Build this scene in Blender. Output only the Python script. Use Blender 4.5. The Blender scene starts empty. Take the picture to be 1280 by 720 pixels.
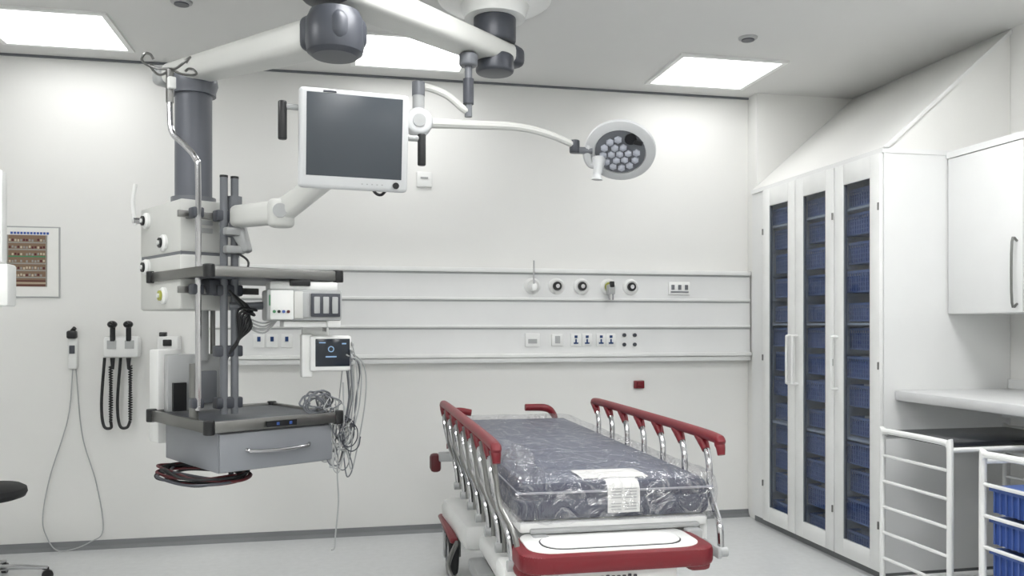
import bpy, bmesh, math, random
from mathutils import Vector, Matrix, noise, Euler
random.seed(4)
R=math.radians
# ------------------------------------------------------------ materials
def lin(c):
    out=[]
    for v in c[:3]:
        v=v/255.0
        out.append(v/12.92 if v<=0.04045 else ((v+0.055)/1.055)**2.4)
    return out
_m={}
def M(name,col=(200,200,200),rough=.5,metal=0.,var=.04,scale=6.,bump=0.,bscale=60.,emit=0.,alpha=1.,coat=0.):
    if name in _m: return _m[name]
    m=bpy.data.materials.new(name); m.use_nodes=True
    nt=m.node_tree; b=nt.nodes['Principled BSDF']
    c=lin(col)
    tc=nt.nodes.new('ShaderNodeTexCoord')
    n=nt.nodes.new('ShaderNodeTexNoise'); n.inputs['Scale'].default_value=scale; n.inputs['Detail'].default_value=3
    nt.links.new(tc.outputs['Object'],n.inputs['Vector'])
    r=nt.nodes.new('ShaderNodeValToRGB')
    r.color_ramp.elements[0].position=.3; r.color_ramp.elements[1].position=.7
    r.color_ramp.elements[0].color=[x*(1-var) for x in c]+[1]
    r.color_ramp.elements[1].color=[min(1,x*(1+var)) for x in c]+[1]
    nt.links.new(n.outputs['Fac'],r.inputs['Fac'])
    nt.links.new(r.outputs['Color'],b.inputs['Base Color'])
    b.inputs['Roughness'].default_value=rough; b.inputs['Metallic'].default_value=metal
    if coat: b.inputs['Coat Weight'].default_value=coat
    if bump:
        n2=nt.nodes.new('ShaderNodeTexNoise'); n2.inputs['Scale'].default_value=bscale; n2.inputs['Detail'].default_value=4
        nt.links.new(tc.outputs['Object'],n2.inputs['Vector'])
        bp=nt.nodes.new('ShaderNodeBump'); bp.inputs['Strength'].default_value=bump; bp.inputs['Distance'].default_value=.01
        nt.links.new(n2.outputs['Fac'],bp.inputs['Height']); nt.links.new(bp.outputs['Normal'],b.inputs['Normal'])
    if emit:
        b.inputs['Emission Color'].default_value=c+[1]; b.inputs['Emission Strength'].default_value=emit
    if alpha<1: b.inputs['Alpha'].default_value=alpha
    _m[name]=m; return m
def glass(name,tint,gl=.08):
    m=bpy.data.materials.new(name); m.use_nodes=True; nt=m.node_tree
    nt.nodes.clear(); o=nt.nodes.new('ShaderNodeOutputMaterial')
    t=nt.nodes.new('ShaderNodeBsdfTransparent'); t.inputs[0].default_value=lin(tint)+[1]
    g=nt.nodes.new('ShaderNodeBsdfGlossy'); g.inputs['Roughness'].default_value=.05
    x=nt.nodes.new('ShaderNodeMixShader'); x.inputs[0].default_value=gl
    nt.links.new(t.outputs[0],x.inputs[1]); nt.links.new(g.outputs[0],x.inputs[2]); nt.links.new(x.outputs[0],o.inputs[0])
    return m
def wrapmat():
    m=bpy.data.materials.new('clear_polythene'); m.use_nodes=True; nt=m.node_tree
    nt.nodes.clear(); o=nt.nodes.new('ShaderNodeOutputMaterial')
    tc=nt.nodes.new('ShaderNodeTexCoord')
    mp=nt.nodes.new('ShaderNodeMapping'); mp.inputs['Scale'].default_value=(1,.6,1)
    nt.links.new(tc.outputs['Object'],mp.inputs['Vector'])
    n=nt.nodes.new('ShaderNodeTexNoise'); n.inputs['Scale'].default_value=8; n.inputs['Detail'].default_value=4; n.inputs['Distortion'].default_value=1.6
    nt.links.new(mp.outputs['Vector'],n.inputs['Vector'])
    bp=nt.nodes.new('ShaderNodeBump'); bp.inputs['Strength'].default_value=1.; bp.inputs['Distance'].default_value=.07
    nt.links.new(n.outputs['Fac'],bp.inputs['Height'])
    t=nt.nodes.new('ShaderNodeBsdfTransparent'); t.inputs[0].default_value=(.97,.97,.98,1)
    g=nt.nodes.new('ShaderNodeBsdfGlossy'); g.inputs['Roughness'].default_value=.10
    d=nt.nodes.new('ShaderNodeBsdfDiffuse'); d.inputs[0].default_value=(.85,.85,.87,1)
    for s in (g,d): nt.links.new(bp.outputs['Normal'],s.inputs['Normal'])
    x1=nt.nodes.new('ShaderNodeMixShader'); x1.inputs[0].default_value=.82
    nt.links.new(d.outputs[0],x1.inputs[1]); nt.links.new(g.outputs[0],x1.inputs[2])
    # thin creases = ridges of the noise field
    s1=nt.nodes.new('ShaderNodeMath'); s1.operation='SUBTRACT'; s1.inputs[1].default_value=.5; nt.links.new(n.outputs['Fac'],s1.inputs[0])
    s2=nt.nodes.new('ShaderNodeMath'); s2.operation='ABSOLUTE'; nt.links.new(s1.outputs[0],s2.inputs[0])
    rr=nt.nodes.new('ShaderNodeMapRange'); rr.inputs[1].default_value=0; rr.inputs[2].default_value=.035; rr.inputs[3].default_value=.40; rr.inputs[4].default_value=.15
    nt.links.new(s2.outputs[0],rr.inputs[0])
    x=nt.nodes.new('ShaderNodeMixShader'); nt.links.new(rr.outputs[0],x.inputs[0])
    nt.links.new(t.outputs[0],x.inputs[1]); nt.links.new(x1.outputs[0],x.inputs[2]); nt.links.new(x.outputs[0],o.inputs[0])
    return m
wall_m=M('wall_paint',(228,228,225),.5,var=.012,scale=1.5,bump=.03,bscale=120)
ceil_m=M('ceiling_paint',(217,217,215),.8,var=.012,scale=2)
floor_m=M('vinyl_floor',(208,210,210),.26,var=.03,scale=25)
cove_m=M('cove_skirting',(118,120,122),.45,var=.04)
white=M('white_plastic',(230,231,229),.35)
white2=M('white_laminate',(226,227,226),.4,var=.01)
offw=M('pendant_paint',(202,203,199),.38,var=.02)
bezel=M('monitor_bezel',(205,207,208),.35,var=.01)
lgrey=M('light_grey_plastic',(168,170,170),.4)
grey=M('grey_plastic',(108,111,116),.4)
dgrey=M('dark_grey_metal',(66,69,76),.38,metal=.1)
colm=M('column_grey',(96,99,106),.38,metal=.1)
black=M('black_plastic',(22,23,25),.35)
rubber=M('black_rubber',(32,33,35),.7)
chrome=M('chrome',(190,190,192),.14,metal=1.)
steel=M('brushed_steel',(132,132,130),.32,metal=1.)
red=M('red_plastic',(112,17,29),.4)
dred=M('dark_red',(84,22,28),.5)
screen=M('screen_glass',(66,72,78),.25,var=.02)
screenb=M('screen_black',(26,34,44),.15)
mattd=M('mattress_side',(34,42,68),.5)
matt_top=M('mattress_top',(92,97,114),.45,var=.03,scale=2)
piping=M('mattress_piping',(150,152,160),.5)
blue=M('blue_basket',(78,102,162),.45)
bluel=M('blue_basket_rim',(142,162,208),.45)
blueb=M('blue_bin',(54,82,150),.45)
bluesw=M('socket_blue',(30,60,110),.4)
bluec=M('clinic_blue',(60,90,160),.4)
yellow=M('yellow_ring',(170,172,80),.4)
green=M('green_tag',(70,130,90),.4)
paper=M('paper',(232,232,228),.8)
emit_m=M('light_diffuser',(255,255,255),.5,emit=5.8,var=0)
emit_unseen=M('light_diffuser_unseen',(255,255,255),.5,emit=18.8,var=0)  # stronger glow for the added panels out of view
led=M('lens_clear',(178,182,192),.12)
shelfm=M('shelf_grey',(84,87,92),.45)
drawm=M('drawer_grey',(136,139,144),.42,metal=.05)
brown=M('poster_photo',(128,104,84),.6)
# ------------------------------------------------------------ builder
class B:
    def __init__(s,name,loc=(0,0,0),rz=0):
        s.name=name; s.loc=loc; s.rz=rz; s.bm=bmesh.new(); s.mats=[]
    def _add(s,t,mat,mx=None):
        if mat not in s.mats: s.mats.append(mat)
        i=s.mats.index(mat)
        for f in t.faces: f.material_index=i
        me=bpy.data.meshes.new('tmp'); t.to_mesh(me); t.free()
        if mx is not None: me.transform(mx)
        s.bm.from_mesh(me); bpy.data.meshes.remove(me)
    def box(s,c,size,mat,bev=0,rot=None,seg=2):
        t=bmesh.new(); bmesh.ops.create_cube(t,size=1)
        bmesh.ops.scale(t,vec=size,verts=t.verts)
        if bev: bmesh.ops.bevel(t,geom=list(t.edges),offset=min(bev,min(size)*.49),segments=seg,profile=.5,affect='EDGES')
        mx=Matrix.Translation(c)
        if rot: mx=mx@Euler([R(a) for a in rot]).to_matrix().to_4x4()
        s._add(t,mat,mx)
    def b2(s,lo,hi,mat,bev=0,seg=2):
        s.box([(a+b)/2 for a,b in zip(lo,hi)],[abs(b-a) for a,b in zip(lo,hi)],mat,bev,None,seg)
    def cyl(s,p1,p2,r,mat,r2=None,seg=28,bev=0):
        p1=Vector(p1);p2=Vector(p2);d=p2-p1
        t=bmesh.new(); bmesh.ops.create_cone(t,cap_ends=True,segments=seg,radius1=r,radius2=r if r2 is None else r2,depth=d.length)
        if bev:
            es=[e for e in t.edges if len(e.link_faces)==2 and any(len(f.verts)>4 for f in e.link_faces)]
            bmesh.ops.bevel(t,geom=es,offset=bev,segments=3,profile=.5,affect='EDGES')
        q=Vector((0,0,1)).rotation_difference(d.normalized())
        s._add(t,mat,Matrix.Translation((p1+p2)/2)@q.to_matrix().to_4x4())
    def sph(s,c,r,mat,sc=(1,1,1),rot=None):
        t=bmesh.new(); bmesh.ops.create_uvsphere(t,u_segments=24,v_segments=14,radius=r)
        bmesh.ops.scale(t,vec=sc,verts=t.verts)
        mx=Matrix.Translation(c)
        if rot: mx=mx@Euler([R(a) for a in rot]).to_matrix().to_4x4()
        s._add(t,mat,mx)
    def lathe(s,prof,c,mat,axis=(0,0,1),seg=36):
        t=bmesh.new(); rings=[]
        for r,z in prof:
            if r<1e-5: rings.append([t.verts.new((0,0,z))])
            else: rings.append([t.verts.new((r*math.cos(2*math.pi*k/seg),r*math.sin(2*math.pi*k/seg),z)) for k in range(seg)])
        for a,b in zip(rings,rings[1:]):
            for k in range(seg):
                k2=(k+1)%seg
                if len(a)==1 and len(b)==1: continue
                if len(a)==1: t.faces.new((a[0],b[k2],b[k]))
                elif len(b)==1: t.faces.new((a[k],a[k2],b[0]))
                else: t.faces.new((a[k],a[k2],b[k2],b[k]))
        bmesh.ops.recalc_face_normals(t,faces=t.faces)
        q=Vector((0,0,1)).rotation_difference(Vector(axis).normalized())
        s._add(t,mat,Matrix.Translation(c)@q.to_matrix().to_4x4())
    def tube(s,pts,r,mat,smooth=True,seg=10,n=8):
        P=[Vector(p) for p in pts]
        rs=list(r) if isinstance(r,(list,tuple)) else [r]*len(P)
        if smooth and len(P)>2:
            Q=[];RR=[]
            for i in range(len(P)-1):
                p0=P[i-1] if i>0 else P[0]*2-P[1]; p1=P[i];p2=P[i+1]; p3=P[i+2] if i+2<len(P) else P[-1]*2-P[-2]
                for k in range(n):
                    u=k/n
                    Q.append(.5*((2*p1)+(p2-p0)*u+(2*p0-5*p1+4*p2-p3)*u*u+(3*p1-p0-3*p2+p3)*u**3)); RR.append(rs[i]*(1-u)+rs[i+1]*u)
            Q.append(P[-1]);RR.append(rs[-1]); P=Q;rs=RR
        t=bmesh.new(); rings=[]
        T=[(P[min(i+1,len(P)-1)]-P[max(i-1,0)]).normalized() for i in range(len(P))]
        up=Vector((0,0,1)) if abs(T[0].z)<.9 else Vector((1,0,0))
        nrm=(up-T[0]*up.dot(T[0])).normalized()
        for i,p in enumerate(P):
            if i: 
                q=T[i-1].rotation_difference(T[i]); nrm=q@nrm
            bi=T[i].cross(nrm)
            rings.append([t.verts.new(p+(nrm*math.cos(2*math.pi*k/seg)+bi*math.sin(2*math.pi*k/seg))*rs[i]) for k in range(seg)])
        for a,b in zip(rings,rings[1:]):
            for k in range(seg): t.faces.new((a[k],a[(k+1)%seg],b[(k+1)%seg],b[k]))
        t.faces.new(rings[0][::-1]); t.faces.new(rings[-1])
        bmesh.ops.recalc_face_normals(t,faces=t.faces)
        s._add(t,mat)
    def prism(s,poly,vec,mat,bev=0):
        t=bmesh.new(); v=Vector(vec)
        a=[t.verts.new(p) for p in poly]; b=[t.verts.new(Vector(p)+v) for p in poly]
        t.faces.new(a); t.faces.new(b[::-1])
        for i in range(len(a)): t.faces.new((a[i],b[i],b[(i+1)%len(a)],a[(i+1)%len(a)]))
        bmesh.ops.recalc_face_normals(t,faces=t.faces)
        if bev: bmesh.ops.bevel(t,geom=list(t.edges),offset=bev,segments=2,profile=.5,affect='EDGES')
        s._add(t,mat)
    def arm(s,p1,p2,w1,h1,w2,h2,mat,bev=.02):
        p1=Vector(p1);p2=Vector(p2);d=(p2-p1).normalized(); sd=d.cross(Vector((0,0,1))).normalized(); up=sd.cross(d)
        t=bmesh.new()
        def ring(p,w,h): return [t.verts.new(p+sd*(a*w/2)+up*(b*h/2)) for a,b in((-1,-1),(1,-1),(1,1),(-1,1))]
        a=ring(p1,w1,h1);b=ring(p2,w2,h2)
        t.faces.new(a[::-1]);t.faces.new(b)
        for k in range(4): t.faces.new((a[k],a[(k+1)%4],b[(k+1)%4],b[k]))
        bmesh.ops.recalc_face_normals(t,faces=t.faces)
        bmesh.ops.bevel(t,geom=list(t.edges),offset=bev,segments=4,profile=.5,affect='EDGES')
        s._add(t,mat)
    def done(s,parent=None):
        for f in s.bm.faces: f.smooth=True
        for e in s.bm.edges:
            if len(e.link_faces)==2 and e.calc_face_angle(0)>.6: e.smooth=False
        me=bpy.data.meshes.new(s.name); s.bm.to_mesh(me); s.bm.free()
        for m in s.mats: me.materials.append(m)
        o=bpy.data.objects.new(s.name,me); o.location=s.loc; o.rotation_euler=(0,0,R(s.rz))
        bpy.context.collection.objects.link(o)
        if parent:
            bpy.context.view_layer.update()
            o.parent=parent; o.matrix_parent_inverse=parent.matrix_world.inverted()
        return o
# ------------------------------------------------------------ room shell
XL,XR,YB,YF,H=-3.1,3.62,5.51,-1.6,3.0
def slab(name,lo,hi,mat,bev=0):
    b=B(name); b.b2(lo,hi,mat,bev); return b.done()
slab('floor',(XL-.1,YF-.1,-.1),(XR+.1,YB+.1,0),floor_m)
slab('ceiling',(XL-.1,YF-.1,H),(XR+.1,YB+.1,H+.1),ceil_m)
slab('wall_back',(XL-.1,YB,0),(XR+.1,YB+.1,H),wall_m)
slab('wall_left',(XL-.1,YF,0),(XL,YB,H),wall_m)
slab('wall_right',(XR,YF,0),(XR+.1,YB,H),wall_m)
slab('wall_front',(XL-.1,YF-.1,0),(XR+.1,YF,H),wall_m)
slab('wall_boxing',(2.87,5.38,0),(XR,YB,H),wall_m)
b=B('baseboard_back')
b.prism([(XL,YB,0),(XL,YB-.035,0),(XL,YB-.012,.02),(XL,YB-.006,.05),(XL,YB,.05)],(2.87-XL,0,0),cove_m); b.done()
b=B('trim_1'); b.b2((XL,YB-.012,H-.014),(2.87,YB,H-.001),grey); b.done()
b=B('baseboard_left'); b.b2((XL,YF,0),(XL+.012,YB-.04,.05),cove_m); b.done()
# ceiling lights: back row in view, nearer rows unseen and added for light
for row,cy in enumerate((4.99,3.1,1.2,-.7)):
    for cx in (-1.55,.42,2.36):
        b=B('ceiling_light_panel')
        w=.345;h=.30; em=emit_m if row==0 else emit_unseen
        b.b2((cx-w+.02,cy-h+.02,H-.008),(cx+w-.02,cy+h-.02,H-.001),em)
        for lo,hi in (((cx-w-.01,cy-h-.01),(cx+w+.01,cy-h+.02)),((cx-w-.01,cy+h-.02),(cx+w+.01,cy+h+.01)),((cx-w-.01,cy-h+.02),(cx-w+.02,cy+h-.02)),((cx+w-.02,cy-h+.02),(cx+w+.01,cy+h-.02))):
            b.b2((lo[0],lo[1],H-.014),(hi[0],hi[1],H),white)
        b.done()
for x,y in ((2.268,4.355),(-.783,4.45)):
    b=B('ceiling_sensor'); b.lathe([(0,-.014),(.03,-.014),(.045,-.012),(.052,-.008),(.054,0),(0,0)],(x,y,H),lgrey); b.cyl((x,y,H-.018),(x,y,H-.012),.036,dgrey); b.done()
# ------------------------------------------------------------ wall trunking
b=B('medical_trunking_rail')
x0,x1=-.80,2.86
b.b2((x0,YB-.05,1.13),(x1,YB,1.745),white2)
for z,pr,hh in ((1.735,.07,.030),(1.545,.062,.018),(1.36,.062,.018),(1.165,.08,.026)):
    b.b2((x0,YB-pr,z-hh/2),(x1,YB-.04,z+hh/2),white,.004)
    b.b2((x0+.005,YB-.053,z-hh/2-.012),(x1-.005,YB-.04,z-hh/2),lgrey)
b.b2((x0,YB-.066,1.118),(x1,YB,1.15),white2,.004)
for i,(x,c) in enumerate(((1.267,white),(1.435,black),(1.611,black),(1.801,yellow),(1.963,black))):
    y=YB-.05
    b.lathe([(0,0),(.055,0),(.055,.012),(.046,.024),(.040,.028),(.040,.02),(0,.02)],(x,y,1.632),white,(0,-1,0))
    b.cyl((x,y-.02,1.632),(x,y-.034,1.632),.030,c)
    b.cyl((x,y-.034,1.632),(x,y-.045,1.632),.014,chrome)
b.box((1.801,YB-.11,1.61),(.05,.06,.07),lgrey,.01); b.cyl((1.801,YB-.12,1.58),(1.801,YB-.12,1.54),.018,chrome); b.box((1.801,YB-.135,1.645),(.03,.03,.04),black,.005)
b.cyl((1.267,YB-.10,1.63),(1.267,YB-.10,1.80),.005,chrome); b.box((1.267,YB-.10,1.62),(.035,.04,.05),white,.008)
b.box((2.319,YB-.055,1.625),(.16,.02,.09),white,.006)
for dx in(-.05,0,.05): b.box((2.319+dx,YB-.067,1.632),(.022,.006,.034),grey)
b.box((2.319,YB-.067,1.60),(.13,.006,.008),grey)
b.box((1.267,YB-.055,1.268),(.10,.02,.09),white,.005); b.box((1.267,YB-.066,1.26),(.06,.004,.03),lgrey)
b.box((1.44,YB-.055,1.268),(.08,.02,.08),white,.005); b.box((1.44,YB-.067,1.27),(.035,.004,.05),lgrey)
for x in(1.571,1.65,1.75,1.82):
    b.box((x,YB-.053,1.268),(.07,.01,.085),white,.004)
    b.box((x,YB-.061,1.290),(.020,.008,.018),bluesw,.002)
    b.box((x,YB-.060,1.262),(.010,.006,.022),bluesw); b.box((x,YB-.060,1.246),(.032,.006,.010),bluesw)
for x in(1.917,1.993):
    for z in(1.30,1.235): b.cyl((x,YB-.05,z),(x,YB-.062,z),.013,dgrey)
for x in(-.5,-.42,-.33):
    b.box((x,YB-.053,1.268),(.07,.01,.085),white,.004); b.box((x,YB-.061,1.28),(.02,.008,.03),bluesw)
b.done()
b=B('wall_switch_plate'); b.box((.545,YB-.008,2.33),(.10,.016,.10),white,.004); b.box((.545,YB-.018,2.34),(.05,.006,.012),lgrey); b.done()
b=B('emergency_call_box'); b.box((2.04,YB-.012,.955),(.075,.024,.055),red,.006); b.box((2.04,YB-.03,.965),(.04,.02,.03),red,.005); b.done()
# poster
b=B('wall_poster')
b.box((-1.82,YB-.004,1.748),(.31,.008,.43),lgrey); b.box((-1.82,YB-.009,1.748),(.295,.004,.415),paper)
for k in range(12): b.box((-1.93+k*.018,YB-.012,1.922),(.013,.002,.014),bluec)
b.box((-1.845,YB-.012,1.755),(.22,.003,.31),brown)
beige=M('poster_beige',(196,184,160),.6); pg=M('poster_grey',(150,148,140),.6)
for r_ in range(6):
    z=1.655+r_*.042
    b.box((-1.845,YB-.014,z),(.205,.002,.008),(green if r_==3 else pg))
    for k in range(13): b.box((-1.845-.094+k*.0156,YB-.015,z+.014+random.uniform(-.002,.003)),(.010,.002,.013),random.choice([beige,dred,pg,pg,beige,brown]))
for k in range(3): b.box((-1.845,YB-.014,1.607+k*.014),(.205,.002,.006),dred if k!=1 else beige)
b.b2((-1.955,YB-.016,1.60),(-1.948,YB-.012,1.91),pg); b.b2((-1.742,YB-.016,1.60),(-1.735,YB-.012,1.91),pg)
b.done()
b=B('wall_thermometer')
x=-1.587
b.box((x,YB-.02,1.20),(.05,.04,.20),white,.012); b.box((x,YB-.045,1.31),(.055,.05,.05),black,.012)
b.box((x,YB-.045,1.22),(.03,.012,.05),dgrey,.003); b.cyl((x,YB-.05,1.33),(x+.02,YB-.06,1.35),.012,black)
b.tube([(x,YB-.03,1.10),(x-.03,YB-.02,.8),(x-.13,YB-.02,.45),(x-.17,YB-.02,.2),(x-.14,YB-.03,.08),(x-.08,YB-.06,.015),(x,YB-.05,.012),(x+.1,YB-.04,.05),(x+.17,YB-.03,.12),(x+.13,YB-.02,.4),(x+.05,YB-.02,.7),(x+.015,YB-.02,1.10)],.0035,lgrey)
b.done()
b=B('otoscope_wall_set')
x=-1.30
b.box((x,YB-.05,1.235),(.20,.10,.13),white,.02); b.box((x-.05,YB-.104,1.25),(.05,.01,.05),lgrey); b.box((x+.05,YB-.104,1.25),(.05,.01,.05),lgrey)
for sx in(-1,1):
    xx=x+sx*.045
    b.cyl((xx,YB-.10,1.27),(xx,YB-.10,1.36),.015,rubber); b.sph((xx,YB-.11,1.372),.028,black,(1,1.2,.8)); b.cyl((xx,YB-.11,1.375),(xx,YB-.155,1.38),.014,black,.008)
    b.cyl((xx,YB-.10,1.17),(xx,YB-.10,1.10),.014,rubber,.008)
    hx=x+(-.05 if sx<0 else .04)
    pts=[]
    for k in range(0,90):
        z=1.12-.34*k/90
        pts.append((hx+sx*.01+.009*math.cos(k*1.6),YB-.08+.009*math.sin(k*1.6),z))
    b.tube(pts,.005,black,smooth=False,seg=6)
    b.tube([(hx+sx*.01,YB-.08,.785),(hx-.01,YB-.08,.745),(hx-.05,YB-.08,.76),(hx-.065,YB-.07,.9),(hx-.05,YB-.06,1.17)],.009,black)
b.done()
b=B('wall_pump_unit')
b.box((-1.03,YB-.06,1.24),(.12,.12,.12),white,.01); b.box((-1.03,YB-.125,1.26),(.05,.02,.04),black,.005); b.box((-1.06,YB-.09,1.31),(.04,.05,.03),black,.006)
b.box((-1.09,YB-.04,1.05),(.10,.08,.30),white,.008); b.done()
# ------------------------------------------------------------ tall cabinet
CX=2.834
b=B('tall_glass_cabinet')
y0,y1=3.934,5.378
t=.02
b.b2((CX,y0,.045),(XR-.002,y0+t,2.31),white2)
b.b2((CX,5.19,.045),(XR-.002,y1,2.31),white2)
b.b2((XR-.03,y0+t,.045),(XR-.002,5.19,2.31),white2)
b.b2((CX,y0+t,.045),(XR-.03,5.19,.07),white2)
b.b2((CX-.012,y0-.004,2.285),(XR-.002,y1,2.312),white2)
b.b2((CX+.02,y0+.01,0),(XR-.002,y1,.045),cove_m)
for yy in (4.355,4.777): b.b2((CX+.003,yy-.01,.07),(XR-.03,yy+.01,2.285),white2)
b.prism([(CX-.005,y0,2.312),(XR-.002,y0,2.312),(XR-.002,y0,H-.003)],(0,y1-y0,0),wall_m)
b.prism([(CX-.012,y0-.012,2.312),(CX+.02,y0-.012,2.312),(XR-.002,y0-.012,H-.03),(XR-.002,y0-.012,H-.004)],(0,.012,0),white2)
doors=[(4.781,5.187),(4.359,4.773),(3.938,4.351)]
gl=glass('tinted_glass',(220,225,232),.06)
for i,(a,c) in enumerate(doors):
    m_=.085; zb,zt=.05,2.283; gz0,gz1=.15,2.165
    X0,X1=CX-.024,CX-.002
    b.b2((X0,a,zb),(X1,a+m_,zt),white,.003); b.b2((X0,c-m_,zb),(X1,c,zt),white,.003)
    b.b2((X0,a+m_,zb),(X1,c-m_,gz0),white,.003); b.b2((X0,a+m_,gz1),(X1,c-m_,zt),white,.003)
    b.b2((CX-.014,a+m_,gz0),(CX-.010,c-m_,gz1),gl)
    for ya_,yb_ in ((a+m_,a+m_+.006),(c-m_-.006,c-m_)): b.b2((X0+.004,ya_,gz0),(X1,yb_,gz1),grey)
    hy={0:a+.03,1:c-.03,2:c-.03}[i]
    b.tube([(X0,hy,1.0),(X0-.035,hy,1.0),(X0-.04,hy,1.03),(X0-.04,hy,1.27),(X0-.035,hy,1.30),(X0,hy,1.30)],.008,white,n=4)
    for hz in(.3,1.15,2.0): b.cyl((X0-.004,a+.006 if i!=0 else c-.006,hz-.02),(X0-.004,a+.006 if i!=0 else c-.006,hz+.02),.005,steel)
cab=b.done()
b=B('storage_baskets')
for ci,(a,c) in enumerate(doors):
    ya,yc=a+.03,c-.03
    for row in range(13):
        z0=.085+row*.163
        hgt=.125 if row%4 else .105
        xf=CX+.03+random.uniform(0,.03)
        b.b2((xf+.006,ya+.006,z0),(xf+.45,yc-.006,z0+hgt-.03),blue)
        b.b2((xf,ya,z0+hgt-.012),(xf+.46,ya+.012,z0+hgt),bluel); b.b2((xf,yc-.012,z0+hgt-.012),(xf+.46,yc,z0+hgt),bluel)
        b.b2((xf,ya,z0+hgt-.014),(xf+.012,yc,z0+hgt),bluel); b.b2((xf,ya,z0),(xf+.010,yc,z0+.010),bluel)
        b.b2((CX+.008,a+.012,z0-.022),(XR-.05,a+.03,z0-.006),white2); b.b2((CX+.008,c-.03,z0-.022),(XR-.05,c-.012,z0-.006),white2)
        if row%4==0 and row: b.b2((CX+.008,a+.012,z0-.022),(XR-.05,c-.012,z0-.010),white2)
        n=16
        for k in range(n+1):
            yy=ya+(yc-ya-.005)*k/n
            b.b2((xf,yy,z0),(xf+.006,yy+.005,z0+hgt-.012),bluel)
        for zq in (.03,.055,.08): b.b2((xf,ya,z0+zq),(xf+.005,yc,z0+zq+.004),bluel)
        for k in range(3):
            yy=ya+.03+k*.105; b.box((xf+.12,yy+.04,z0+hgt-.01),(.10,.08,.03),random.choice([white,lgrey,bluel]),.004)
b.done(cab)
# overhead cupboard
b=B('wall_cupboard')
xa=3.216; ya,yb=1.75,3.93
b.b2((xa+.02,ya,1.425),(XR-.002,yb,2.28),white2)
edges=[3.925,3.42,2.9,2.35,1.755]
for e0,e1 in zip(edges,edges[1:]):
    b.b2((xa,e1+.002,1.428),(xa+.019,e0-.002,2.262),white2,.002)
    b.tube([(xa,e1+.035,1.47),(xa-.03,e1+.035,1.475),(xa-.03,e1+.035,1.77),(xa,e1+.035,1.775)],.006,steel,n=4)
b.b2((xa-.005,ya,2.265),(XR-.002,yb,2.30),white2)
b.done()
b=B('worktop')
b.b2((2.894,1.6,.965),(XR-.002,3.93,1.02),M('worktop_laminate',(205,206,206),.35),.012)
b.b2((XR-.02,1.6,1.02),(XR-.002,3.93,1.07),white2)
b.b2((3.0,1.6,0),(XR-.002,1.63,.965),white2)
b.b2((XR-.06,1.63,.86),(XR-.002,3.93,.965),white2)
b.done()
def cart(name,x0,x1,y0,y1,zt,top,baskets):
    b=B(name); r=.014
    for x in(x0,x1):
        b.tube([(x,y0,.10),(x,y0,zt-.05),(x,y0+.012,zt-.012),(x,y0+.05,zt),(x,y1-.05,zt),(x,y1-.012,zt-.012),(x,y1,zt-.05),(x,y1,.10)],r,white,n=5)
        z=zt-.12
        while z>.15:
            b.cyl((x,y0,z),(x,y1,z),.008,white,seg=10); z-=.125
        b.cyl((x,y0,.12),(x,y1,.12),r,white)
    for y in(y0,y1):
        b.cyl((x0,y,.12),(x1,y,.12),r,white)
        b.cyl((x0,y,zt-.03),(x1,y,zt-.03),r*.8,white)
        for x in(x0,x1):
            b.cyl((x,y,.10),(x,y,.085),.016,steel); b.cyl((x-.012,y,.036),(x+.012,y,.036),.036,rubber); b.box((x,y,.065),(.034,.03,.05),lgrey,.006)
    if top: b.b2((x0+.012,y0+.012,zt-.02),(x1-.012,y1-.012,zt+.004),M('black_laminate',(34,36,40),.25),.006)
    if baskets:
        z=zt-.14
        while z>.2:
            b.b2((x0+.03,y0+.025,z-.09),(x1-.03,y1-.025,z),blueb)
            b.b2((x0+.018,y0+.012,z-.005),(x1-.018,y1-.012,z+.012),blue)
            for k in range(14):
                yy=y0+.03+(y1-y0-.066)*k/13; b.b2((x0+.022,yy,z-.09),(x0+.03,yy+.006,z),blue)
                xx=x0+.03+(x1-x0-.066)*k/13; b.b2((xx,y0+.017,z-.09),(xx+.006,y0+.025,z),blue)
            z-=.125
    return b.done()
cart('storage_trolley',2.60,3.30,3.16,3.62,.85,True,False)
cart('storage_trolley',2.52,3.20,2.42,2.88,.85,False,True)
# ------------------------------------------------------------ stool
b=B('swivel_stool',(-1.80,4.78,0))
b.lathe([(0,.46),(.15,.46),(.18,.47),(.19,.49),(.185,.515),(.16,.53),(0,.535)],(0,0,0),rubber)
b.cyl((0,0,.09),(0,0,.3),.028,black); b.cyl((0,0,.28),(0,0,.46),.016,chrome)
b.lathe([(0,.12),(.04,.12),(.045,.09),(.04,.07),(0,.07)],(0,0,0),black)
for k in range(5):
    a=R(72*k+20); ca,sa=math.cos(a),math.sin(a)
    b.tube([(0,0,.10),(ca*.15,sa*.15,.09),(ca*.28,sa*.28,.065)],[.018,.015,.011],chrome)
    b.cyl((ca*.28-sa*.012,sa*.28+ca*.012,.028),(ca*.28+sa*.012,sa*.28-ca*.012,.028),.028,black); b.cyl((ca*.28,sa*.28,.03),(ca*.28,sa*.28,.07),.008,black)
b.done()
b=B('ceiling_hung_monitor')
b.box((-1.60,3.78,1.81),(.50,.06,.385),white,.015); b.box((-1.60,3.748,1.82),(.43,.004,.32),screen)
b.box((-1.58,3.80,1.53),(.50,.10,.175),white,.012)
b.cyl((-1.60,3.86,1.7),(-1.60,3.86,H),.03,lgrey); b.cyl((-1.60,3.86,H-.06),(-1.60,3.86,H),.09,white); b.box((-1.6,3.83,1.8),(.12,.08,.12),grey,.01)
b.done()
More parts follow.
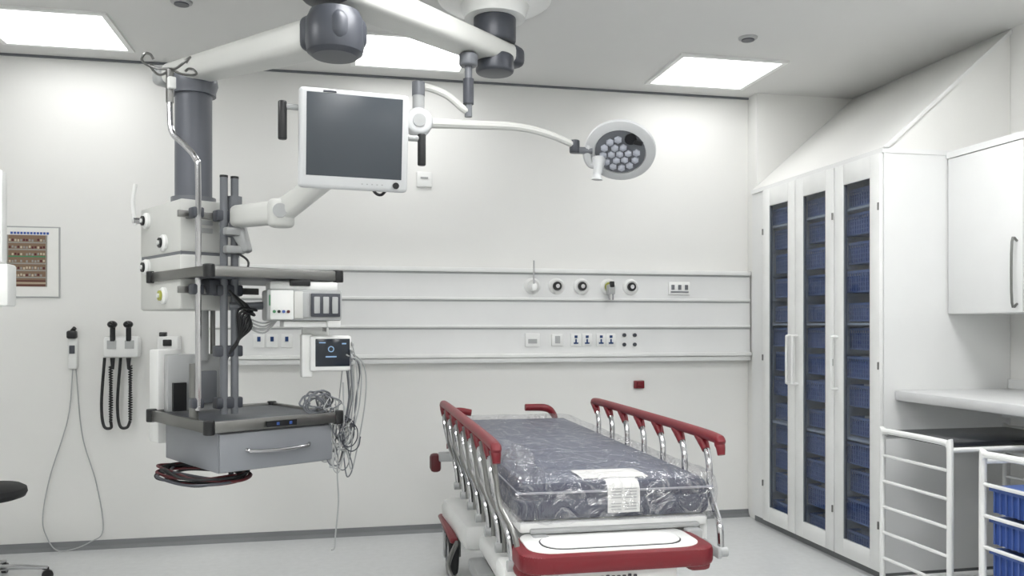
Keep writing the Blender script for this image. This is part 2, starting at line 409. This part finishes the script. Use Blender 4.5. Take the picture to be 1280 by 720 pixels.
# ------------------------------------------------------------ pendant
b=B('medical_supply_pendant')
hx,hy=.75,4.05
b.lathe([(0,H-.001),(.28,H-.001),(.28,H-.03),(.25,H-.05),(.17,H-.06),(.15,H-.12),(0,H-.12)],(hx,hy,0),white)
b.cyl((hx,hy,2.76),(hx,hy,2.89),.105,dgrey,bev=.012); b.cyl((hx,hy,2.61),(hx,hy,2.70),.095,dgrey,bev=.015); b.cyl((hx,hy,2.885),(hx,hy,2.91),.112,colm)
A=Vector((-.02,3.47,2.74)); C=Vector((hx,hy,2.715)); dr=(C-A).normalized()
b.arm(C+dr*.10,A,.16,.10,.20,.13,offw,.035)
b.arm(C+dr*.16,C+dr*.05,.15,.10,.17,.112,dgrey,.035)
mid=A.lerp(C,.50); b.arm(mid+dr*.12+Vector((0,0,.060)),mid-dr*.12+Vector((0,0,.063)),.05,.012,.05,.012,dgrey,.003)
b.cyl((A.x-.03,A.y,2.68),(A.x-.03,A.y,2.93),.105,dgrey,bev=.02)
b.cyl((A.x-.03,A.y,2.93),(A.x-.03,A.y,2.97),.085,colm)
AX=A.x+.0
b.lathe([(0,2.455),(.09,2.458),(.112,2.475),(.12,2.51),(.118,2.60),(.10,2.64),(0,2.65)],(AX,A.y,0),dgrey)
E=Vector((-.80,4.19,2.54)); A2=Vector((AX,A.y,2.555)); d2=(E-A2).normalized()
b.arm(A2+d2*.06,E-d2*.02,.17,.135,.13,.095,offw,.035)
b.arm(A2-d2*.11,A2+d2*.13,.19,.13,.185,.15,dgrey,.04)
b.arm(E-d2*.03,E+d2*.05,.135,.10,.12,.085,lgrey,.03)
CP=(-.672,4.121)
b.lathe([(0,2.55),(.085,2.55),(.105,2.52),(.11,2.49),(.10,2.46),(.10,2.44),(0,2.44)],(CP[0],CP[1],0),colm)
b.cyl((CP[0],CP[1],1.93),(CP[0],CP[1],2.46),.083,colm)
b.cyl((CP[0],CP[1],1.925),(CP[0],CP[1],1.96),.10,grey)
pend=b.done()
PL=(CP[0],CP[1],0); PR=31
b=B('service_head',PL,PR)
b.b2((-.14,-.2,1.69),(.14,.3,1.925),offw,.012); b.b2((-.14,-.2,1.435),(.14,.3,1.682),offw,.012); b.b2((-.135,-.195,1.66),(.135,.295,1.70),grey)
for y,z,c in((.2,1.86,black),(-.02,1.74,black),(.2,1.64,black),(-.02,1.50,yellow)):
    b.lathe([(0,0),(.038,0),(.038,.012),(.030,.02),(0,.02)],(-.14,y,z),white,(-1,0,0)); b.cyl((-.158,y,z),(-.168,y,z),.023,c); b.cyl((-.168,y,z),(-.174,y,z),.010,white)
b.cyl((-.15,.22,1.86),(-.20,.22,1.86),.015,chrome); b.tube([(-.19,.22,1.84),(-.20,.22,1.95),(-.195,.2,2.03)],.010,white)
for k in range(2):
    for j in range(3): b.box((-.02+k*.08,-.203,1.86-j*.035),(.05,.008,.022),lgrey,.002)
b.box((.02,-.204,1.57),(.14,.008,.14),lgrey,.003)
for z in (1.85,1.52): b.b2((-.17,-.26,z-.015),(.20,-.245,z+.015),steel,.002)
for z in (1.85,1.52):
    for x in(-.1,.1): b.b2((x-.015,-.25,z-.012),(x+.015,-.2,z+.012),dgrey)
for x in(.015,.065):
    b.cyl((x,-.30,.97),(x,-.30,2.02),.017,grey); b.cyl((x,-.30,2.02),(x,-.30,2.03),.018,black)
for z in(1.85,1.52,1.25,1.02): b.box((.04,-.285,z),(.12,.06,.05),dgrey,.008)
for z in(1.70,1.78): b.box((.05,-.325,z),(.09,.05,.035),lgrey,.008)
b.cyl((-.118,-.30,.955),(-.118,-.30,1.2),.02,steel)
b.b2((-.12,.0,.965),(.16,.05,1.23),lgrey,.006); b.b2((-.10,.18,.80),(.02,.30,1.25),white,.012)
b.b2((-.02,-.03,1.0),(.10,0,1.15),grey,.004); b.b2((-.10,-.02,.97),(-.04,0,1.1),black)
b.cyl((.04,.0,1.2),(.04,.0,1.44),.03,lgrey)
for x in (.10,.155): b.cyl((x,.02,1.0),(x,.02,1.44),.012,steel)
def shelf(z,th):
    x0,x1,y0,y1=-.155,.475,-.53,.15
    b.b2((x0+.02,y0+.02,z-th),(x1-.02,y1-.02,z),shelfm,.004)
    for lo,hi in (((x0,y0),(x1,y0+.022)),((x0,y1-.022),(x1,y1)),((x0,y0+.04),(x0+.022,y1-.04)),((x1-.022,y0+.04),(x1,y1-.04))):
        b.b2((lo[0],lo[1],z-th-.002),(hi[0],hi[1],z+.012),steel,.004)
    for x in(x0,x1):
        for y in(y0,y1): b.cyl((x+(.012 if x<0 else -.012),y+(.012 if y<0 else -.012),z-th-.008),(x+(.012 if x<0 else -.012),y+(.012 if y<0 else -.012),z+.018),.024,black,bev=.005)
shelf(1.60,.03); shelf(.955,.035)
b.b2((-.05,-.30,1.50),(.05,.1,1.57),dgrey,.01)
b.b2((-.10,-.50,.745),(.44,.08,.915),drawm,.006); b.b2((-.095,-.512,.75),(.435,-.50,.91),drawm,.004)
b.tube([(.02,-.512,.835),(.05,-.535,.83),(.17,-.54,.825),(.29,-.535,.83),(.32,-.512,.835)],.008,chrome)
b.box((.17,-.542,.94),(.14,.006,.025),black)
for k in(0,1): b.box((.15+k*.06,-.546,.94),(.012,.004,.012),bluec)
b.done(pend)
b=B('iv_pole',PL,PR)
tx,ty=-.118-.088,-.30+.082
b.tube([(-.118,-.345,1.0),(-.118,-.345,1.5),(-.118,-.345,2.0),(-.125,-.335,2.08),(-.16,-.30,2.14),(-.198,-.268,2.19),(tx,-.26,2.27),(tx,-.26,2.46)],.013,chrome)
b.cyl((tx,-.26,2.32),(tx,-.26,2.46),.016,steel); b.box((tx,-.28,2.40),(.03,.03,.05),white,.004)
for k in range(4):
    a=R(90*k+5); ca,sa=math.cos(a),math.sin(a)
    P=lambda rr,z,s_=0:(tx+ca*rr-sa*s_,-.26+sa*rr+ca*s_,z)
    b.tube([P(0,2.465),P(.05,2.455),P(.10,2.46),P(.125,2.475,.01),P(.12,2.495,.03),P(.10,2.495,.035),P(.085,2.48,.03)],.0055,steel)
for z in(1.03,1.52,1.85): b.box((-.118,-.325,z),(.05,.06,.045),dgrey,.008)
b.done(pend)
# monitor
mon_c=Vector((.055,3.36,2.095))
b=B('medical_display_monitor')
mx=Matrix.Translation(mon_c)@Euler((R(6),0,R(7.6))).to_matrix().to_4x4()
def mb(c,size,mat,bev=0,seg=3):
    t=bmesh.new(); bmesh.ops.create_cube(t,size=1); bmesh.ops.scale(t,vec=size,verts=t.verts)
    if bev: bmesh.ops.bevel(t,geom=list(t.edges),offset=min(bev,min(size)*.49),segments=seg,profile=.5,affect='EDGES')
    b._add(t,mat,mx@Matrix.Translation(c))
mb((0,0,0),(.43,.05,.385),bezel,.016)
mb((0,-.0245,.015),(.375,.004,.318),screen,.001)
mb((0,.035,0),(.34,.05,.28),lgrey,.02)
mb((-.10,-.026,.180),(.05,.003,.008),dgrey)
pb=mx@Vector((.165,-.026,-.168)); pf=mx@Vector((.165,-.031,-.168)); b.cyl(pb,pf,.013,black)
for k in range(5): mb((.03+k*.02,-.0255,-.168),(.006,.003,.004),lgrey)
for sx,zz,L in((-1,.065,.15),(1,-.02,.13)):
    p=mx@Vector((sx*.21,.02,zz+.05)); q=mx@Vector((sx*.275,.01,zz+.05)); b.tube([p,p.lerp(q,.6),q],.012,lgrey)
    q1=q+Vector((0,0,.02)); b.cyl(q1,q1-Vector((0,0,L)),.017,black,bev=.006)
bk=mx@Vector((-.03,.07,-.08))
rz=Matrix.Rotation(R(PR),4,'Z')
post=Matrix.Translation(PL)@rz@Vector((.065,-.30,1.85))
el1=Vector((-.245,3.66,1.845))
b.box(bk,(.12,.06,.12),grey,.01,(0,0,7.6))
b.arm(post,el1,.08,.10,.09,.10,offw,.03)
b.cyl(el1-Vector((0,0,.065)),el1+Vector((0,0,.055)),.055,offw,bev=.02)
b.cyl(el1+Vector((-.0,-.05,0)),el1+Vector((.0,-.065,0)),.03,lgrey)
b.arm(el1,bk+Vector((0,.02,-.01)),.08,.10,.07,.08,offw,.03)
b.arm(post-Vector((0,0,.02)),post+Vector((.06,-.02,-.16)),.06,.08,.05,.03,lgrey,.01)
b.cyl(post-Vector((0,0,.09)),post+Vector((0,0,.09)),.032,grey)
b.tube([bk+Vector((.10,0,-.06)),bk+Vector((.12,-.04,-.12)),bk+Vector((.15,-.03,-.13)),bk+Vector((.18,0,-.09))],.006,black)
b.done()
# ------------------------------------------------------------ surgical light
b=B('surgical_light')
px,py=.60,3.93
b.cyl((px,py,2.60),(px,py,2.66),.045,grey,bev=.01); b.cyl((px,py,2.36),(px,py,2.62),.018,grey)
b.cyl((px,py,2.42),(px,py,2.54),.026,dgrey)
qx,qy=.36,3.908
b.tube([(px,py,2.385),(px-.03,py,2.40),(px-.10,py,2.455),(px-.18,py,2.485),(qx,qy,2.485)],.018,offw)
b.cyl((qx,qy,2.36),(qx,qy,2.50),.028,lgrey,bev=.006); b.cyl((qx,qy,2.44),(qx,qy,2.505),.03,grey)
b.cyl((qx,qy+.05,2.315),(qx,qy-.05,2.315),.065,bezel,bev=.02); b.cyl((qx,qy-.05,2.315),(qx,qy-.056,2.315),.03,lgrey)
b.cyl((qx,qy,2.26),(qx,qy,2.37),.045,bezel,bev=.01)
b.tube([(qx+.05,qy,2.315),(.60,3.94,2.325),(.85,3.98,2.335),(1.02,4.02,2.315),(1.17,4.05,2.27)],[.024,.022,.020,.019,.017],offw)
b.cyl((1.16,4.05,2.235),(1.16,4.05,2.30),.026,dgrey,bev=.006)
hc=Vector((1.385,4.0,2.25)); nrm=Vector((-.30,-.62,-.72)).normalized()
b.tube([(1.16,4.05,2.25),(1.21,4.05,2.25),(1.25,4.04,2.25)],.018,grey)
b.lathe([(0,-.05),(.07,-.05),(.13,-.035),(.172,-.012),(.179,.0),(.176,.014),(.158,.02),(.130,.022),(.128,.014),(0,.014)],hc,bezel,nrm,48)
right=Vector((.979,-.2,0)); right=(right-nrm*right.dot(nrm)).normalized(); upv=right.cross(nrm)*-1
if upv.z<0: upv=-upv
def fp(a,c,z): return hc+right*a+upv*c+nrm*z
b.cyl(fp(0,-.0,.012),fp(0,0,.018),.126,grey)
for rr,n in((0,1),(.042,6),(.084,12)):
    for k in range(n):
        a=2*math.pi*k/n+.2
        if rr>.08 and 0.5<(a%(2*math.pi))<1.45: continue
        p=fp(rr*math.cos(a)-.0,rr*math.sin(a)-.01,.016); b.lathe([(0,0),(.0205,0),(.0205,.010),(.013,.016),(0,.018)],p,led,nrm,6)
b.cyl(fp(.045,.085,.018),fp(.045,.085,.028),.03,black,seg=20); b.box(fp(.085,.07,.026),(.06,.01,.022),black,.003,(40,0,25))
hdl=fp(-.105,-.085,.03)
b.tube([fp(-.15,.03,-.01),fp(-.165,-.03,.02),fp(-.14,-.08,.03),hdl+Vector((0,-.02,.0))],.022,bezel)
b.tube([hdl+Vector((0,-.02,.03)),hdl+Vector((-.005,-.03,-.015)),hdl+Vector((-.012,-.03,-.055)),hdl+Vector((-.014,-.03,-.08))],[.036,.026,.022,.029],bezel,seg=16)
b.done()
# ------------------------------------------------------------ devices on pendant
b=B('patient_monitor_module',PL,PR)
def LB(c,size,mat,bev=0): b.box(c,size,mat,bev,(0,0,-20))
ctr=Vector((.32,-.44,1.455)); r20=Matrix.Rotation(R(-20),3,'Z')
def lo(x,y,z): return tuple(ctr+r20@Vector((x,y,z)))
LB(lo(0,0,0),(.33,.20,.14),lgrey,.012); LB(lo(-.10,-.10,.0),(.10,.02,.13),white,.006)
LB(lo(-.03,-.105,0),(.04,.016,.12),offw,.004); LB(lo(.0,-.106,.0),(.03,.012,.11),lgrey,.003)
LB(lo(.09,-.104,.0),(.13,.014,.105),dgrey,.004)
for k in range(3): LB(lo(.05+k*.04,-.113,0.),(.026,.01,.075),lgrey,.003)
LB(lo(.0,0,.085),(.30,.16,.04),white,.01); LB(lo(-.02,-.08,.10),(.09,.03,.03),black,.004)
LB(lo(.02,0,-.085),(.22,.14,.03),white,.008); LB(lo(.13,-.05,-.075),(.06,.08,.05),white,.008)
LB(lo(-.145,-.09,.02),(.02,.03,.05),green,.004)
for k in range(4): b.cyl(lo(-.135+k*.02,-.115,-.03),lo(-.135+k*.02,-.122,-.03),.007,[green,black,bluec,dred][k],seg=12)
b.cyl(lo(.0,.0,.09),lo(.0,.0,.12),.02,dgrey)
b.tube([lo(-.16,.05,0),(.12,-.33,1.45),(.04,-.30,1.45)],.018,grey)
b.done(pend)
b=B('tablet_monitor',PL,PR)
ctr=Vector((.45,-.47,1.235))
LB(lo(0,0,0),(.19,.035,.165),white,.012); LB(lo(.008,-.018,.004),(.158,.004,.128),screenb,.002)
LB(lo(-.105,.03,-.01),(.05,.06,.20),white,.008); LB(lo(-.06,.06,.10),(.12,.05,.05),white,.008); LB(lo(-.02,.06,.125),(.03,.05,.06),lgrey,.006)
disp=M('display_glow',(120,150,180),.4,emit=.5,var=0)
b.lathe([(.010,0),(.014,0),(.014,.001),(.010,.001),(.010,0)],lo(.0,-.0205,.02),disp,(r20@Vector((0,-1,0))))
LB(lo(.0,-.0207,-.015),(.05,.001,.006),disp); LB(lo(.06,-.0207,.045),(.02,.001,.006),disp); LB(lo(-.04,-.0207,.05),(.03,.001,.005),disp)
for k in range(4): b.cyl(lo(.095,-.01,-.05+k*.03),lo(.105,-.01,-.05+k*.03),.008,lgrey,seg=10)
b.done(pend)
b=B('cable_bundle',PL,PR)
pts=[]
for k in range(60):
    a=k*.42; rr=.055+.014*math.sin(k*.7)
    pts.append((.37+rr*1.2*math.cos(a)+random.uniform(-.006,.006),-.48-.004*(k%9),1.02+rr*.7*math.sin(a)+random.uniform(-.006,.006)))
b.tube(pts,.0045,grey,n=3,seg=6)
pts=[]
for k in range(40):
    a=k*.5; pts.append((.34+.05*math.cos(a)+.003*k*.3,-.50,1.0+.035*math.sin(a)))
b.tube(pts,.004,grey,n=3,seg=6)
for i in range(14):
    sx=random.uniform(.46,.58); zl=random.uniform(.72,.92); ex=random.uniform(.36,.50)
    y=-.50+random.uniform(-.05,.05)
    j=lambda a=.015: random.uniform(-a,a)
    b.tube([(.52+j(),y,1.30-random.uniform(0,.1)),(sx+.05,y+j(),1.18+j()),(sx+.05+j(),y+.01,1.0+j()),(sx+j(),y,zl),(sx-.04+j(),y+j(),zl-.03),(sx-.07+j(),y,zl+.06+j()),(ex,y,1.0+j()),(.42+j(),y+.02,1.04)],random.uniform(.0025,.004),random.choice([lgrey,lgrey,grey,grey]),seg=6)
for i in range(4):
    cx_,cz_=.49+random.uniform(-.03,.03),.86+random.uniform(-.05,.06); pts=[]
    for k in range(16): pts.append((cx_+.045*math.cos(k*.85+i)+.002*k,-.52+.01*i,cz_+.06*math.sin(k*.85+i)-.003*k))
    b.tube(pts,.003,random.choice([grey,lgrey,dgrey]),n=4,seg=6)
b.tube([(.50,-.50,1.1),(.49,-.52,.9),(.47,-.5,.72),(.475,-.5,.55),(.46,-.5,.4),(.455,-.5,.34),(.44,-.5,.33)],.004,lgrey,seg=6)
b.tube([(.47,-.48,1.0),(.52,-.5,.8),(.55,-.5,.7),(.52,-.5,.66),(.50,-.5,.78)],.0035,grey,seg=6)
b.tube([(.44,-.5,.78),(.44,-.5,.71)],.012,lgrey,seg=8)
for i in range(7):
    b.tube([(.03+.01*i,-.32,1.52-.012*i),(.08+.01*i,-.36,1.43+random.uniform(-.02,.02)),(.11-.01*i,-.37,1.36+.012*i),(.07,-.33,1.30),(.03,-.30,1.22),(.06,-.2,1.12)],.006,black,seg=6)
b.tube([(.04,-.32,1.7),(.10,-.36,1.65),(.08,-.36,1.58)],.005,black,seg=6)
for i in range(4): b.tube([(.08,-.33,1.38+.01*i),(.16,-.38,1.33+.015*i),(.22,-.42,1.40)],.004,lgrey,seg=6)
b.done(pend)
b=B('cable_coil',PL,PR)
for i in range(11):
    z=.738-.003*i
    pts=[(-.06,.0,.745)]
    sh=random.uniform(-.05,.04)
    for k in range(9):
        a=math.pi*2*k/8
        pts.append((-.03+(.15+sh)*math.cos(a)+random.uniform(-.03,.03),-.18+.26*math.sin(a)+random.uniform(-.03,.03),z-.01-random.uniform(0,.02)))
    b.tube(pts,.006,[rubber,dred,rubber,dgrey][i%4],seg=7)
b.done(pend)
# ------------------------------------------------------------ stretcher
SL=(.922,2.715,0); SR=-.6
b=B('hospital_stretcher',SL,SR)
b.b2((-.335,.0,.665),(.335,1.98,.70),white,.012)
b.b2((-.30,-.05,.60),(-.24,1.95,.665),lgrey,.01); b.b2((.24,-.05,.60),(.30,1.95,.665),lgrey,.01)
for y in(.15,1.0,1.85): b.b2((-.3,y-.03,.61),(.3,y+.03,.65),lgrey,.008)
def rr_poly(hx,y0,y1,r,z,n=6,ox=-.058):
    pts=[]
    for cx,cy,a0 in((hx-r,y0+r,-90),(hx-r,y1-r,0),(-hx+r,y1-r,90),(-hx+r,y0+r,180)):
        for k in range(n+1):
            a=R(a0+90*k/n); pts.append((ox+cx+r*math.cos(a),cy+r*math.sin(a),z))
    return pts
b.prism(rr_poly(.322,-.26,.0,.07,.598),(0,0,.060),red,.014)
b.prism(rr_poly(.265,-.262,.0,.05,.604),(0,0,.045),red,.01)
b.prism(rr_poly(.285,-.232,.03,.08,.648),(0,0,.014),white,.004)
b.prism(rr_poly(.235,-.205,-.045,.07,.660),(0,0,.004),black)
b.prism(rr_poly(.231,-.201,-.049,.068,.662),(0,0,.004),white)
b.b2((-.38,-.20,.565),(-.30,-.04,.61),red,.02); b.b2((.184,-.20,.565),(.264,-.04,.61),red,.02)
b.b2((-.26,-.22,.50),(.14,.0,.600),white,.02)
for k in range(7): b.box((-.115+k*.018,-.222,.572),(.011,.006,.018 if k in(1,5) else .013),dgrey,.002)
b.b2((-.40,-.05,.50),(-.30,.10,.57),white,.02)
b.b2((.315,.02,.52),(.35,.34,.70),white,.015)
b.b2((-.30,-.02,.665),(.30,.10,.682),lgrey,.006)
for y in(.45,1.45):
    b.b2((-.10,y-.10,.36),(.10,y+.10,.52),lgrey,.02); b.b2((-.075,y-.075,.5),(.075,y+.075,.62),grey,.01)
b.b2((-.27,.05,.24),(.27,1.95,.35),white,.05,4)
b.prism([(-.34,1.30,.255),(.34,1.30,.255),(.38,2.0,.255),(-.38,2.0,.255)],(0,0,.135),white,.04)
b.b2((-.395,1.45,.262),(-.35,2.03,.29),red,.013); b.b2((.35,1.45,.262),(.395,2.03,.29),red,.013)
b.prism([(-.36,-.05,.24),(.36,-.05,.24),(.30,.45,.24),(-.30,.45,.24)],(0,0,.12),white,.03)
b.b2((-.385,-.1,.262),(-.35,.3,.29),red,.013)
for x in(-.34,.34):
    for y in(.15,1.82):
        b.cyl((x-.026,y,.122),(x+.026,y,.122),.122,rubber,bev=.012); b.cyl((x-.030,y,.122),(x+.030,y,.122),.082,lgrey,bev=.006); b.cyl((x-.034,y,.122),(x+.034,y,.122),.05,grey,bev=.004)
        b.b2((x-.046,y-.035,.10),(x-.036,y+.035,.25),lgrey,.004); b.b2((x+.036,y-.035,.10),(x+.046,y+.035,.25),lgrey,.004); b.b2((x-.05,y-.06,.238),(x+.05,y+.06,.262),grey,.01)
b.cyl((-.24,1.35,.09),(-.20,1.35,.09),.09,rubber,bev=.01); b.box((-.22,1.35,.2),(.03,.06,.2),grey,.006)
b.tube([(-.36,1.45,.27),(-.42,1.30,.20),(-.40,1.15,.14),(-.38,1.0,.14)],.012,steel)
b.b2((-.44,1.05,.12),(-.36,1.22,.15),grey,.01); b.b2((-.33,.95,.18),(-.25,1.25,.25),lgrey,.015)
b.b2((-.445,1.93,.54),(-.385,2.02,.64),dred,.02); b.b2((.385,1.93,.54),(.445,2.02,.64),dred,.02)
b.b2((-.40,1.92,.60),(.40,1.99,.65),lgrey,.012)
b.tube([(-.33,2.02,.66),(-.33,2.04,.82),(-.32,2.05,.86),(-.27,2.05,.87),(-.20,2.05,.86)],[.016,.016,.02,.022,.020],red,seg=14)
b.tube([(.30,2.02,.66),(.30,2.04,.80),(.285,2.05,.85),(.24,2.05,.88),(.12,2.05,.885)],[.016,.016,.02,.022,.020],red,seg=14)
for sx in(-1,1):
    xt=-.425 if sx<0 else .370; zt=.97; ya,yb=-.04,1.47
    if sx>0: ya=-.01
    xb=-.375 if sx<0 else .355
    b.tube([(xt,ya-.03,zt-.055),(xt,ya-.015,zt-.02),(xt,ya+.05,zt),(xt,.7,zt+.003),(xt,yb-.05,zt),(xt,yb,zt-.015)],[.013,.018,.019,.019,.019,.014],red,seg=14)
    for k in range(7):
        yt=ya+.09+k*(yb-ya-.14)/6
        b.tube([(xt,yt+.05,zt-.01),(xt,yt+.01,zt-.045),(xt,yt-.02,zt-.10),(xt+(xb-xt)*.4,yt-.045,zt-.2),(xt+(xb-xt)*.8,yt-.13,.68),(xb,yt-.15,.58)],.0115,chrome)
        if sx<0: b.tube([(xt+.004,yt-.005,zt-.03),(xt+.01,yt-.045,zt-.10),(xt+.02,yt-.08,zt-.2),(xb+.005,yt-.16,.68),(xb+.01,yt-.18,.58)],.009,steel)
        b.tube([(xt,yt+.07,zt-.008),(xt,yt+.03,zt-.03),(xt,yt+.005,zt-.055)],[.018,.019,.015],red,seg=12)
        b.cyl((xb-.02,yt-.15,.59),(xb+.02,yt-.15,.59),.018,lgrey)
    b.b2((xb-sx*.015,ya-.10,.575),(xb-sx*.03,yb-.1,.615),lgrey,.006)
    b.b2((xb-sx*.015,.3,.60),(xb-sx*.08,.36,.63),grey,.004); b.b2((xb-sx*.015,1.2,.60),(xb-sx*.08,1.26,.63),grey,.004)
stre=b.done()
b=B('mattress',SL,SR)
b.box((.005,.99,.745),(.69,1.98,.085),mattd,.03,seg=4); b.box((.005,.99,.792),(.686,1.976,.072),mattd,.033,seg=5)
b.box((.005,.99,.8265),(.645,1.93,.006),matt_top,.0025)
b.tube([(-.335,.04,.80),(-.33,.01,.80),(-.29,-.003,.80),(.30,-.003,.80),(.34,.01,.80),(.345,.04,.80)],.004,piping,seg=6)
b.tube([(-.335,.04,.80),(-.337,1.0,.80),(-.335,1.94,.80)],.004,piping,seg=6); b.tube([(.345,.04,.80),(.347,1.0,.80),(.345,1.94,.80)],.004,piping,seg=6)
matt=b.done(stre)
wm=wrapmat()
b=B('plastic_wrap',SL,SR)
t=bmesh.new(); bmesh.ops.create_cube(t,size=1); bmesh.ops.scale(t,vec=(.724,2.016,.160),verts=t.verts)
bmesh.ops.subdivide_edges(t,edges=[e for e in t.edges if abs((e.verts[0].co-e.verts[1].co).y)>1],cuts=80,use_grid_fill=True)
bmesh.ops.subdivide_edges(t,edges=[e for e in t.edges if abs((e.verts[0].co-e.verts[1].co).x)>.5],cuts=36,use_grid_fill=True)
bmesh.ops.subdivide_edges(t,edges=[e for e in t.edges if abs((e.verts[0].co-e.verts[1].co).z)>.1],cuts=7,use_grid_fill=True)
hf=Vector((.362,1.008,.080)); rr=.035
for v in t.verts:
    p=v.co; qv=Vector([max(-h+rr,min(h-rr,c)) for c,h in zip(p,hf)]); dd=p-qv
    nn=dd.normalized()
    n1=noise.noise(Vector((p.x*7,p.y*4,p.z*12))); n2=abs(noise.noise(Vector((p.x*14+5,p.y*6,p.z*25))))
    k_=1.6 if p.y<-.75 else .7
    amt=(.006*n1+.009*n2)*k_
    v.co=qv+nn*(rr+amt+.002)
bmesh.ops.delete(t,geom=[f for f in t.faces if f.normal.z<-.8 and f.calc_center_median().z<-.05],context='FACES')
b._add(t,wm,Matrix.Translation((.005,.99,.772)))
t=bmesh.new(); G=[]
for i in range(16):
    row=[]
    for j in range(22):
        u=i/15;w=j/21
        row.append(t.verts.new((-.355+.13*u*(1-.5*w)+.03*noise.noise(Vector((u*5,w*7,0))),.01+.58*w,.72+.135*u+.13*math.sin(math.pi*min(1,w*1.2))*math.sin(math.pi*u)**.8+.035*noise.noise(Vector((u*6,w*9,3))))))
    G.append(row)
for i in range(15):
    for j in range(21): t.faces.new((G[i][j],G[i+1][j],G[i+1][j+1],G[i][j+1]))
b._add(t,wm)
b.done(stre)
b=B('paper_label',SL,SR)
def sheet(x0,x1,prof,mat,wob=.0015):
    t=bmesh.new(); rows=[]
    for (y,z) in prof:
        rows.append([t.verts.new((x0+(x1-x0)*k/6,y+wob*noise.noise(Vector((k,y*20,1))),z+wob*noise.noise(Vector((k,y*20,z*9))))) for k in range(7)])
    for a,c in zip(rows,rows[1:]):
        for k in range(6): t.faces.new((a[k],a[k+1],c[k+1],c[k]))
    b._add(t,mat)
sheet(-.10,.14,[(.05,.834),(.14,.835),(.22,.834)],paper)
sheet(-.03,.085,[(.05,.8325),(.02,.831),(.005,.824),(-.008,.81),(-.010,.78),(-.009,.725)],paper)
for k in range(8): 
    zz=.805-.010*k
    if k!=4: b.b2((-.018,-.0125,zz),(.018 ,-.0115,zz+.003),lgrey); b.b2((.03,-.0125,zz),(.072 ,-.0115,zz+.003),lgrey)
b.done(stre)
# ------------------------------------------------------------ world & camera
w=bpy.data.worlds.new('World'); bpy.context.scene.world=w; w.use_nodes=True
w.node_tree.nodes['Background'].inputs[0].default_value=(.8,.85,.9,1); w.node_tree.nodes['Background'].inputs[1].default_value=.3
cam=bpy.data.cameras.new('Camera'); cam.sensor_width=36; cam.lens=36*1040/1280; cam.shift_y=48/1280; cam.clip_start=.05
co=bpy.data.objects.new('Camera',cam); co.location=(0,0,1.36); co.rotation_euler=(R(90),0,R(-11.68)); bpy.context.collection.objects.link(co)
bpy.context.scene.camera=co
bpy.context.scene.view_settings.view_transform='Standard'
bpy.context.scene.view_settings.exposure=0
